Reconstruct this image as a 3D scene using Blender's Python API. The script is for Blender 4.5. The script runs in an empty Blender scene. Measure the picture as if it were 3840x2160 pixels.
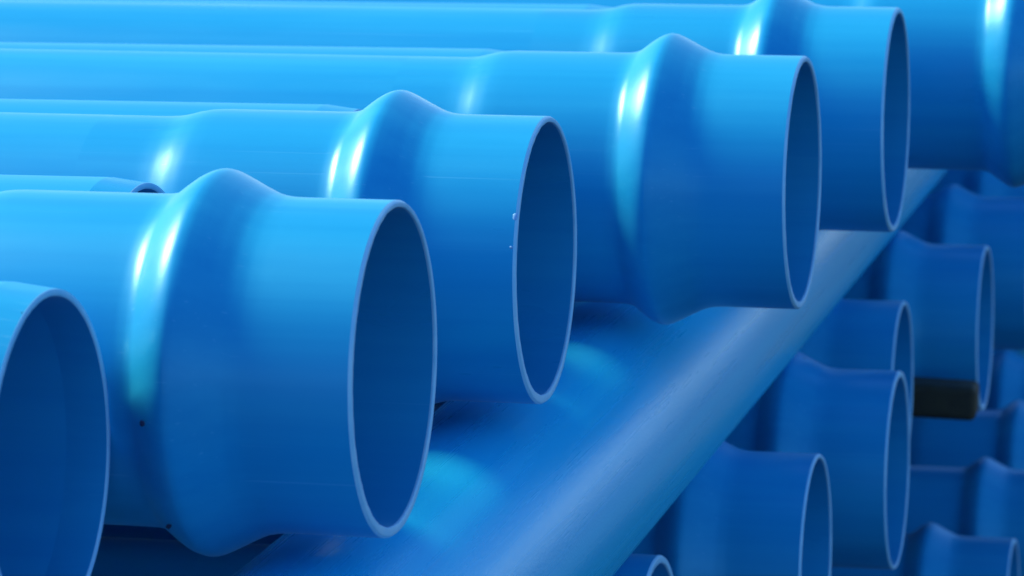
import bpy, bmesh, math, random
from mathutils import Matrix, Vector
random.seed(7)
sc = bpy.context.scene
C = sc.collection
R = math.radians
U = 0.25                      # outside diameter of a pipe socket, metres
CAMH = 7.12 * U               # eye height over the yard

# ------------------------------------------------------------------ camera
cam_d = bpy.data.cameras.new('camera'); cam = bpy.data.objects.new('camera', cam_d); C.objects.link(cam)
cam_d.sensor_width = 36; cam_d.lens = 126.08; cam_d.clip_start = 0.05; cam_d.clip_end = 5000
fw = Vector((-0.22398551, 0.95852945, -0.17621519)); rt = Vector((0.97418007, 0.22546008, -0.01187238)); up = rt.cross(fw)
cam.matrix_world = Matrix(((rt.x, up.x, -fw.x, 0), (rt.y, up.y, -fw.y, 0), (rt.z, up.z, -fw.z, CAMH), (0, 0, 0, 1)))
cam_d.dof.use_dof = True; cam_d.dof.focus_distance = 11.9 * U; cam_d.dof.aperture_fstop = 13
sc.camera = cam

# ------------------------------------------------------------------ sky and sun
SUN = Vector((-0.745, 0.16, 0.645)).normalized()
world = bpy.data.worlds.new('World'); sc.world = world; world.use_nodes = True
wn = world.node_tree; bg = wn.nodes['Background']
sky = wn.nodes.new('ShaderNodeTexSky'); sky.sky_type = 'NISHITA'; sky.sun_disc = False
sky.sun_elevation = math.asin(SUN.z); sky.sun_rotation = math.atan2(SUN.x, SUN.y)
wn.links.new(sky.outputs[0], bg.inputs[0]); bg.inputs[1].default_value = 0.15; sky.air_density = 1.0; sky.ozone_density = 10.0; sky.dust_density = 0.0
sun_d = bpy.data.lights.new('sun', 'SUN'); sun_d.energy = 4.3; sun_d.angle = R(18); sun_d.color = (1.0, 0.98, 0.62)
sun = bpy.data.objects.new('sun', sun_d); C.objects.link(sun)
sun.rotation_euler = SUN.to_track_quat('Z', 'Y').to_euler()
vs = sc.view_settings; vs.view_transform = 'Standard'; vs.look = 'None'; vs.gamma = 1; vs.use_curve_mapping = False
vs.exposure = 0.6

# ------------------------------------------------------------------ materials
def newmat(name):
    m = bpy.data.materials.new(name); m.use_nodes = True
    return m, m.node_tree, m.node_tree.nodes['Principled BSDF']

def plastic(name, col, col2, rough, streak=0.05, fine=0.04, coat=0.0, wear_reflect=False, sheen=0.0):
    m, nt, b = newmat(name); N = nt.nodes; L = nt.links
    tc = N.new('ShaderNodeTexCoord'); oi = N.new('ShaderNodeObjectInfo')
    add = N.new('ShaderNodeVectorMath'); add.operation = 'MULTIPLY_ADD'
    L.new(oi.outputs['Random'], add.inputs[0]); add.inputs[1].default_value = (7, 13, 29); L.new(tc.outputs['Object'], add.inputs[2])
    def noise(scale3, sc_, detail, rough_=0.55):
        mp = N.new('ShaderNodeMapping'); mp.inputs['Scale'].default_value = scale3; L.new(add.outputs[0], mp.inputs[0])
        n = N.new('ShaderNodeTexNoise'); n.inputs['Scale'].default_value = sc_; n.inputs['Detail'].default_value = detail
        n.inputs['Roughness'].default_value = rough_; L.new(mp.outputs[0], n.inputs[0]); return n
    n1 = noise((0.25, 1, 1), 9, 4)                      # cloudy handling marks
    n2 = noise((0.02, 1, 1), 120, 3)                    # drawn streaks from the extruder
    if wear_reflect: n1 = noise((0.03, 1, 1), 28, 5, 0.65)      # long scuffed bands, with banded reflections put into the colour
    n3 = noise((1, 1, 1), 420 if wear_reflect else 900, 2)                       # fine dust
    mix = N.new('ShaderNodeMix'); mix.data_type = 'RGBA'
    mix.inputs[6].default_value = (*col, 1); mix.inputs[7].default_value = (*col2, 1)
    cr = N.new('ShaderNodeMapRange'); L.new(n1.outputs[0], cr.inputs[0]); cr.inputs[1].default_value = 0.35; cr.inputs[2].default_value = 0.7
    ns = noise((0.012, 1, 1), 45, 4, 0.6)               # lengthwise tone bands
    crs = N.new('ShaderNodeMapRange'); L.new(ns.outputs[0], crs.inputs[0]); crs.inputs[1].default_value = 0.36; crs.inputs[2].default_value = 0.66
    av = N.new('ShaderNodeMix'); av.data_type = 'FLOAT'; av.inputs[0].default_value = 0.55
    L.new(cr.outputs[0], av.inputs[2]); L.new(crs.outputs[0], av.inputs[3]); L.new(av.outputs[0], mix.inputs[0])
    nsc = noise((0.008, 1, 1), 330, 1, 0.4)              # fine drag scratches
    crc = N.new('ShaderNodeMapRange'); L.new(nsc.outputs[0], crc.inputs[0]); crc.inputs[1].default_value = 0.70; crc.inputs[2].default_value = 0.80; crc.inputs[4].default_value = 0.35
    mx2 = N.new('ShaderNodeMix'); mx2.data_type = 'RGBA'; L.new(crc.outputs[0], mx2.inputs[0]); L.new(mix.outputs[2], mx2.inputs[6]); mx2.inputs[7].default_value = (0.10, 0.48, 0.82, 1)
    L.new(mx2.outputs[2], b.inputs['Base Color'])
    rr = N.new('ShaderNodeMapRange'); L.new(n1.outputs[0], rr.inputs[0]); rr.inputs[1].default_value = 0.3; rr.inputs[2].default_value = 0.7
    rr.inputs[3].default_value = rough - 0.05; rr.inputs[4].default_value = rough + 0.07; L.new(rr.outputs[0], b.inputs['Roughness'])
    b1 = N.new('ShaderNodeBump'); b1.inputs['Strength'].default_value = streak; b1.inputs['Distance'].default_value = 0.001; L.new(n2.outputs[0], b1.inputs['Height'])
    b2 = N.new('ShaderNodeBump'); b2.inputs['Strength'].default_value = fine; b2.inputs['Distance'].default_value = 0.0005; L.new(n3.outputs[0], b2.inputs['Height'])
    L.new(b1.outputs[0], b2.inputs['Normal']); L.new(b2.outputs[0], b.inputs['Normal'])
    b.inputs['Specular Tint'].default_value = (0.35, 0.85, 1, 1)
    b.inputs['Sheen Weight'].default_value = sheen; b.inputs['Sheen Roughness'].default_value = 0.25; b.inputs['Sheen Tint'].default_value = (0.45, 0.85, 1, 1)
    b.inputs['Coat Weight'].default_value = coat; b.inputs['Coat Roughness'].default_value = 0.08; b.inputs['Coat Tint'].default_value = (0.6, 0.92, 1, 1)
    return m

M_PIPE = plastic('blue_pvc', (0.008, 0.305, 0.66), (0.016, 0.365, 0.71), 0.32, 0.06, 0.05, sheen=0.16)
M_RIM = plastic('cut_blue_pvc', (0.20, 0.58, 0.90), (0.34, 0.68, 0.93), 0.45, 0.02, 0.2)
M_CROSS = plastic('scuffed_blue_pvc', (0.012, 0.51, 0.91), (0.03, 0.57, 0.93), 0.27, 0.06, 0.6, wear_reflect=True)
M_BURR = plastic('pale_blue_shaving', (0.16, 0.42, 0.80), (0.24, 0.48, 0.82), 0.4)

def flat(name, a, b_, rough, scale, bump=0.3):
    m, nt, b = newmat(name); N = nt.nodes; L = nt.links
    tc = N.new('ShaderNodeTexCoord'); n = N.new('ShaderNodeTexNoise'); n.inputs['Scale'].default_value = scale; n.inputs['Detail'].default_value = 6
    L.new(tc.outputs['Object'], n.inputs[0])
    mix = N.new('ShaderNodeMix'); mix.data_type = 'RGBA'; mix.inputs[6].default_value = (*a, 1); mix.inputs[7].default_value = (*b_, 1)
    L.new(n.outputs[0], mix.inputs[0]); L.new(mix.outputs[2], b.inputs['Base Color']); b.inputs['Roughness'].default_value = rough
    bp = N.new('ShaderNodeBump'); bp.inputs['Strength'].default_value = bump; bp.inputs['Distance'].default_value = 0.004
    L.new(n.outputs[0], bp.inputs['Height']); L.new(bp.outputs[0], b.inputs['Normal'])
    return m
M_WOOD = flat('dark_timber', (0.010, 0.010, 0.007), (0.040, 0.044, 0.020), 0.7, 45, 0.6)
M_DIRT = flat('dark_dirt', (0.008, 0.02, 0.07), (0.02, 0.05, 0.14), 0.8, 200)
M_GROUND = flat('yard_asphalt', (0.035, 0.037, 0.04), (0.06, 0.062, 0.065), 0.9, 6)

# ------------------------------------------------------------------ mesh helpers
def link(name, me, mat, parent=None):
    o = bpy.data.objects.new(name, me); C.objects.link(o)
    if mat and not me.materials: me.materials.append(mat)
    o.parent = parent
    return o

def tag(o, label, cat, group=None):
    o['label'] = label; o['category'] = cat
    if group: o['group'] = group

SEG = 128
def revolve(name, prof, seg=SEG, ecc=0.0, closed=False, jit=0.0, gap=None):
    """prof: list of (x, r, w) in units of U, axis along x; w weights a small upward shift (uneven wall)."""
    bm = bmesh.new(); rings = []
    rnd = random.Random(len(prof))
    for (x, r, w) in prof:
        ring = []
        for k in range(seg):
            a = 2 * math.pi * k / seg
            rr = r + (rnd.uniform(-jit, jit) if w > 1 else 0)
            ring.append(bm.verts.new((x * U, rr * math.cos(a) * U, (rr * math.sin(a) + (ecc if w else 0)) * U)))
        rings.append(ring)
    n = len(rings)
    for i in range(n if closed else n - 1):
        if i == gap: continue
        A, B = rings[i], rings[(i + 1) % n]
        for k in range(seg):
            f = bm.faces.new((A[k], B[k], B[(k + 1) % seg], A[(k + 1) % seg])); f.smooth = True
    bmesh.ops.recalc_face_normals(bm, faces=bm.faces)
    me = bpy.data.meshes.new(name); bm.to_mesh(me); bm.free()
    return me

def pchip(pts, n):
    xs = [p[0] for p in pts]; ys = [p[1] for p in pts]; m = []
    d = [(ys[i + 1] - ys[i]) / (xs[i + 1] - xs[i]) for i in range(len(xs) - 1)]
    for i in range(len(xs)):
        if i == 0 or i == len(xs) - 1: m.append(0.0)
        elif d[i - 1] * d[i] <= 0: m.append(0.0)
        else: m.append(2 * d[i - 1] * d[i] / (d[i - 1] + d[i]))
    out = []
    for k in range(n):
        x = xs[0] + (xs[-1] - xs[0]) * k / (n - 1)
        i = max(j for j in range(len(xs) - 1) if xs[j] <= x + 1e-12); h = xs[i + 1] - xs[i]; t = (x - xs[i]) / h
        y = (ys[i] * (2*t**3 - 3*t**2 + 1) + m[i] * h * (t**3 - 2*t**2 + t) + ys[i + 1] * (3*t*t - 2*t**3) + m[i + 1] * h * (t**3 - t*t))
        out.append((x, y))
    return out

RB, RS, WALL = 0.470, 0.500, 0.027
RP = 0.494                    # plain pipes
LEN = 24.0
bell_pts = [(0.285, .500), (0.325, .5012), (0.37, .5085), (0.42, .529), (0.465, .552), (0.498, .5685), (0.520, .5775), (0.536, .5802),
            (0.552, .5775), (0.575, .568), (0.605, .549), (0.632, .529), (0.655, .5125), (0.68, .5040), (0.71, .5005), (0.75, .500)]
flare_pts = [(1.15, .500), (1.20, .4985), (1.25, .491), (1.29, .481), (1.33, .4735), (1.38, .4703), (1.43, .470)]
def outer_profile():
    o = [(0.009, RS), (0.03, RS), (0.12, RS), (0.2, RS)] + pchip(bell_pts, 60) + [(0.9, RS), (1.05, RS)] + pchip(flare_pts, 22) + [(1.5, RB), (1.6, RB)]
    return o
OUT = outer_profile()
# bell: outer skin, then back along the inside
bell_prof = [(-t, r, 0) for t, r in OUT] + [(-t, r - WALL, 1) for t, r in reversed(OUT) if t > 0.008]
me_bell = revolve('bell', bell_prof, ecc=0.006, gap=len(OUT) - 1)
me_barrel = revolve('barrel', [(-1.6, RB, 0), (-1.7, RB, 0)] + [(-1.7 - k * 2.2, RB, 0) for k in range(1, 11)] + [(-LEN, RB, 0), (-LEN, RB - WALL, 1)]
                    + [(-1.7 - k * 2.2, RB - WALL, 1) for k in range(10, 0, -1)] + [(-1.7, RB - WALL, 1), (-1.6, RB - WALL, 1)], ecc=0.006)
# rim: bevelled lip and cut face of the socket mouth
me_rim = revolve('rim', [(-0.009, RS, 0), (-0.0075, RS - 0.0010, 0), (-0.0025, RS - 0.0042, 0), (0.0, RS - 0.0060, 0), (0.0004, RS - 0.009, 0),
                         (0.0004, RS - WALL + 0.004, 2), (-0.0015, RS - WALL + 0.001, 2), (-0.006, RS - WALL, 1), (-0.009, RS - WALL, 1)], ecc=0.006, jit=0.0016)
# plain (spigot) pipe
me_sbarrel = revolve('spigot_barrel', [(-0.13, RP, 0), (-0.16, RP, 0)] + [(-k * 2.0, RP, 0) for k in range(1, 12)] + [(-LEN, RP, 0), (-LEN, RP - WALL, 1)]
                     + [(-k * 2.0, RP - WALL, 1) for k in range(11, 0, -1)] + [(-0.16, RP - WALL, 1), (-0.13, RP - WALL, 1)])
me_schamfer = revolve('spigot_chamfer', [(-0.13, RP, 0), (-0.125, RP - 0.0006, 0), (-0.010, RP - 0.0150, 0), (-0.004, RP - 0.0158, 0), (-0.0045, RP - 0.036, 1), (-0.05, RP - 0.036, 1), (-0.13, RP - WALL, 1)], gap=3)
me_srim = revolve('spigot_rim', [(-0.004, RP - 0.0158, 0), (0, RP - 0.0170, 0), (0.0004, RP - 0.019, 0), (0.0004, RP - 0.034, 2), (-0.0045, RP - 0.036, 1)], jit=0.0010)

def W(x, y, z):               # stack units (camera at the origin of the survey) -> metres
    return Vector((x * U, y * U, z * U + CAMH))

def root(name, loc, tilt=0.0, roll=0.0, yaw=0.0):
    e = bpy.data.objects.new(name, None); e.empty_display_size = 0.05; C.objects.link(e)
    e.location = loc; e.rotation_mode = 'ZYX'; e.rotation_euler = (roll, tilt, yaw)
    return e

pipe_roll = [0.0, 0.0, 0.9, -1.3, 2.0]     # how far each top pipe is turned on its axis
def bell_pipe(x, y, z, label, group, tilt=0.0, yaw=0.0):
    # the origin sits under the mouth
    e = root('bell_pipe', W(x, y, z), R(tilt), 0, R(yaw))
    link('barrel', me_barrel, M_PIPE, e)
    b = link('bell', me_bell, M_PIPE, e); r = link('rim', me_rim, M_RIM, b)
    if len(pipe_roll): b.rotation_euler.x = pipe_roll.pop(0)
    else: b.rotation_euler.x = random.uniform(0, 6.28)
    tag(e, label, 'pipe', group)
    return e

def plain_pipe(x, y, z, label, group, tilt=0.0):
    e = root('plain_pipe', W(x, y, z), R(tilt))
    link('barrel', me_sbarrel, M_PIPE, e); c = link('chamfered_end', me_schamfer, M_PIPE, e); link('rim', me_srim, M_RIM, c)
    tag(e, label, 'pipe', group)
    return e

# ------------------------------------------------------------------ setting
bm = bmesh.new(); bmesh.ops.create_grid(bm, x_segments=2, y_segments=2, size=400)
me = bpy.data.meshes.new('ground'); bm.to_mesh(me); bm.free()
g = link('ground', me, M_GROUND); g['kind'] = 'structure'

S = 1.9313
YU, ZU, ZS = 10.0407, -2.0995, -2.1930
YL, ZL = 15.607, -4.0968
Y2, Z2 = 22.14, -6.10

# ------------------------------------------------------------------ cross pipe that carries the top layer
def cross_pipe():
    rc, x0 = 0.45, -2.915
    prof = []
    n = 24; y0, y1 = 8.55, 27.0
    L = y1 - y0
    prof = [(k * L / n, rc, 0) for k in range(n + 1)] + [(k * L / n, rc - WALL, 1) for k in range(n, -1, -1)]
    me = revolve('cross_barrel', prof, closed=True)
    e = root('cross_pipe', W(x0 + (15 - y0) * math.tan(R(-0.5)) * 1.0 * -1 * -1, y0, -3.118), 0, 0, 0)
    e.rotation_euler = (0, 0, R(90 + -0.5))
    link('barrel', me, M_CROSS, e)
    tag(e, 'scuffed light blue pipe laid crosswise under the bells of the top layer', 'pipe')
    return e
cross = cross_pipe()

# ------------------------------------------------------------------ top layer
GT = 'bell pipes of the top layer'
TILT = 0.23
top = [(-2.7009, 'blue bell-ended pipe with dirt specks, between two plain chamfered pipe ends'),
       (-2.6704, 'blue bell-ended pipe with a droplet and a burr stuck beside its rim'),
       (-2.0608, 'blue bell-ended top-layer pipe, third along, its mouth pushed past the first two'),
       (-1.9294, 'blue bell-ended top-layer pipe, fourth along, lip over the narrow cross pipe wedge'),
       (-1.0300, 'blue top-layer pipe, fifth along, whose bell sticks out farthest of all')]
bells = []
for i, (x, lab) in enumerate(top):
    bells.append(bell_pipe(x, YU + i * S, ZU, lab, GT, tilt=TILT))
GS = 'plain pipe ends between the bells'
plain = [(-3.4232, 'plain blue pipe with chamfered open end, foremost of the top layer'),
         (-3.8095, 'plain blue pipe whose notched end shows above the first bell'),
         (-3.62, 'plain blue pipe wedged between the second and third bell pipes'),
         (-3.45, 'plain blue pipe wedged between the third and fourth bell pipes'),
         (-3.40, 'plain blue pipe wedged between the fourth and fifth bell pipes')]
plains = []
for i, (x, lab) in enumerate(plain):
    plains.append(plain_pipe(x, YU + (i - 0.5) * S, ZS, lab, GS))

for i in range(5, 11):
    bell_pipe(-1.5 + 0.25 * ((i * 5) % 3), YU + i * S, ZU, 'blue bell-ended top-layer pipe lying beyond the fifth one', 'top layer beyond the fifth bell', tilt=TILT)
    plain_pipe(-3.4, YU + (i - 0.5) * S, ZS, 'plain blue top-layer pipe lying beyond the fifth bell', 'plain top pipes beyond the fifth bell')

# ------------------------------------------------------------------ small marks on the pipes
def blob(name, parent, mat, t, ang, r, size, stretch=(1, 1, 1), roll=0.0, seed=0):
    bm = bmesh.new(); bmesh.ops.create_icosphere(bm, subdivisions=2, radius=1)
    rnd = random.Random(seed)
    a = R(ang)
    for v in bm.verts:
        k = size * (1 + rnd.uniform(-.22, .22))
        v.co = Vector((v.co.x * stretch[0] * k, v.co.y * stretch[1] * k, v.co.z * stretch[2] * k))   # x along pipe, y round it, z outward
    for f in bm.faces: f.smooth = True
    M = Matrix.Rotation(roll, 3, 'Z')
    out = Vector((0, -math.cos(a), math.sin(a))); tan = Vector((0, -math.sin(a), -math.cos(a)))
    for v in bm.verts:
        c = M @ v.co
        v.co = Vector((-t, 0, 0)) * U + out * (r * U) + (Vector((1, 0, 0)) * c.x + tan * c.y + out * c.z) * U
    me = bpy.data.meshes.new(name); bm.to_mesh(me); bm.free()
    return link(name, me, mat, parent)
P1, P2 = [next(c for c in b.children if c.name.startswith('bell')) for b in bells[:2]]
blob('dirt_speck', P1, M_DIRT, .60, -7, .5655, .008, (1, 1.3, .15), 0, 1)
blob('dirt_speck', P1, M_DIRT, .585, -46, .570, .009, (.9, 1.8, .15), .5, 2)
blob('dirt_speck', P1, M_DIRT, .9, 38, .4985, .004, (.7, 1.9, .3), .2, 3)
blob('burr', P1, M_BURR, .012, -35, .462, .008, (1, 1.8, .8), 0, 4)
blob('burr', P1, M_BURR, .012, -40.5, .462, .006, (1, 1, 1), 0, 5)
blob('burr', P2, M_BURR, .012, 26.5, .4965, .013, (.8, 1.3, .35), 0, 6)
blob('droplet', P2, M_BURR, .016, 14.5, .4985, .006, (1, 1, .9), 0, 7)
blob('dirt_speck', plains[0], M_DIRT, .012, 70, .477, .006, (1.6, 1, .4), .4, 9)
blob('dirt_speck', plains[1], M_DIRT, .10, 74, .482, .008, (5, 1.2, .25), -.35, 10)

# ------------------------------------------------------------------ middle layer
GM = 'bell pipes of the middle layer'
mid = [(-2.45, -2, 'blue middle-layer bell pipe deep in shade below the first top bell'),
       (-2.6168, -1, 'blue middle-layer bell pipe showing only the pale top arc of its rim'),
       (-2.2504, 0, 'blue middle-layer bell pipe under the cross pipe with its lower mouth cut off'),
       (-2.1182, 1, 'blue middle-layer bell pipe whose whole tall oval mouth shows before the dark timber'),
       (-2.3289, 2, 'blue middle-layer bell pipe set back, mouth mostly covered by its neighbour'),
       (-2.0605, 3, 'blue middle-layer bell pipe resting right over the dark timber'),
       (-1.9388, 4, 'blue middle-layer bell pipe just beyond the one over the timber'),
       (-1.95, 6, 'blue middle-layer bell pipe hidden beyond the farthest visible bulge'),
       (-1.8958, 5, 'blue middle-layer bell pipe with its bulge tucked right under the fifth top pipe')]
for x, i, lab in mid:
    bell_pipe(x, YL + i * S, ZL, lab, GM)
for i in range(-2, 7):
    plain_pipe(-3.6 + 0.1 * ((i * 7) % 3), YL + (i + 0.5) * S, ZL - 0.05, 'plain blue pipe in shade between bells of the middle layer', 'plain pipes of the middle layer')

# ------------------------------------------------------------------ bottom layer
GB = 'bell pipes of the bottom layer'
bot = [(-1.9392, 0, 'blue bottom-layer bell pipe with a thin rim arc showing'),
       (-1.7790, 1, 'blue bottom-layer bell pipe with bright bulge beside the dark gap'),
       (-1.7219, 2, 'blue bottom-layer bell pipe whose barrel passes under the dark timber'),
       (-1.85, 4, 'blue bottom-layer bell pipe tucked beyond the last visible bulge'),
       (-1.75, 5, 'blue bottom-layer bell pipe outermost on the far side'),
       (-1.9928, 3, 'blue bottom-layer bell pipe with its bulge just behind the mouth over the timber')]
for x, i, lab in bot:
    bell_pipe(x, Y2 + i * S, Z2, lab, GB)
for i in range(-6, 0):
    bell_pipe(-2.05 + 0.12 * ((i * 5) % 3), Y2 + i * S, Z2, 'blue bottom-layer bell pipe carrying the middle layer below the cross pipe', 'bottom pipes below the cross pipe')
for i in range(-6, 6):
    plain_pipe(-3.5, Y2 + (i + 0.5) * S, Z2 - 0.05, 'plain blue pipe in shade between bells of the bottom layer', 'plain pipes of the bottom layer')

# unseen pipes added at the far side to stop light leaking between the layers
me_light_blocker = revolve('light_blocker_barrel', [(0, .48, 0)] + [(-k * 2.0, .48, 0) for k in range(1, 13)] + [(-k * 2.0, .48 - WALL, 1) for k in range(12, -1, -1)], closed=True)
for zc, yc, lab in ((-3.17, 29.15, 'plain blue pipe added to block light at the back of the upper gap'),
                    (-5.13, 29.1, 'plain blue pipe added to block light at the back of the lower gap')):
    e = root('light_blocker_pipe', W(-1.6, yc, zc)); link('barrel', me_light_blocker, M_PIPE, e); tag(e, lab, 'pipe')

# ------------------------------------------------------------------ timbers
def timber(x0, x1, y0, y1, z0, z1, label):
    bm = bmesh.new(); bmesh.ops.create_cube(bm, size=1)
    sx, sy, sz = (x1 - x0) * U, (y1 - y0) * U, (z1 - z0) * U
    for v in bm.verts: v.co = Vector((v.co.x * sx, v.co.y * sy, (v.co.z + .5) * sz))
    bmesh.ops.bevel(bm, geom=bm.edges[:], offset=0.009, segments=3, profile=0.5, affect='EDGES')
    me = bpy.data.meshes.new('timber'); bm.to_mesh(me); bm.free()
    o = link('timber_beam', me, M_WOOD); o.location = W((x0 + x1) / 2, (y0 + y1) / 2, z0)
    tag(o, label, 'timber')
    return o
timber(-4.5, -3.7, 9.5, 32.5, -5.522, -4.675, 'dark weathered timber beam laid between middle and bottom pipe layers')
timber(-3.6, -2.8, 9.5, 32.5, -7.12, -6.60, 'dark timber sleeper on the yard under the bottom pipes')
stick = timber(-6.4, -2.07, -0.13, 0.13, 0.0, 0.20, 'dark timber batten poking out of a plain pipe among the middle-layer bells')
stick.name = 'timber_batten'; stick.location = W(-4.18, YL + 2.5 * S, -4.375); stick.rotation_euler = (0, R(2.0), R(1.0))
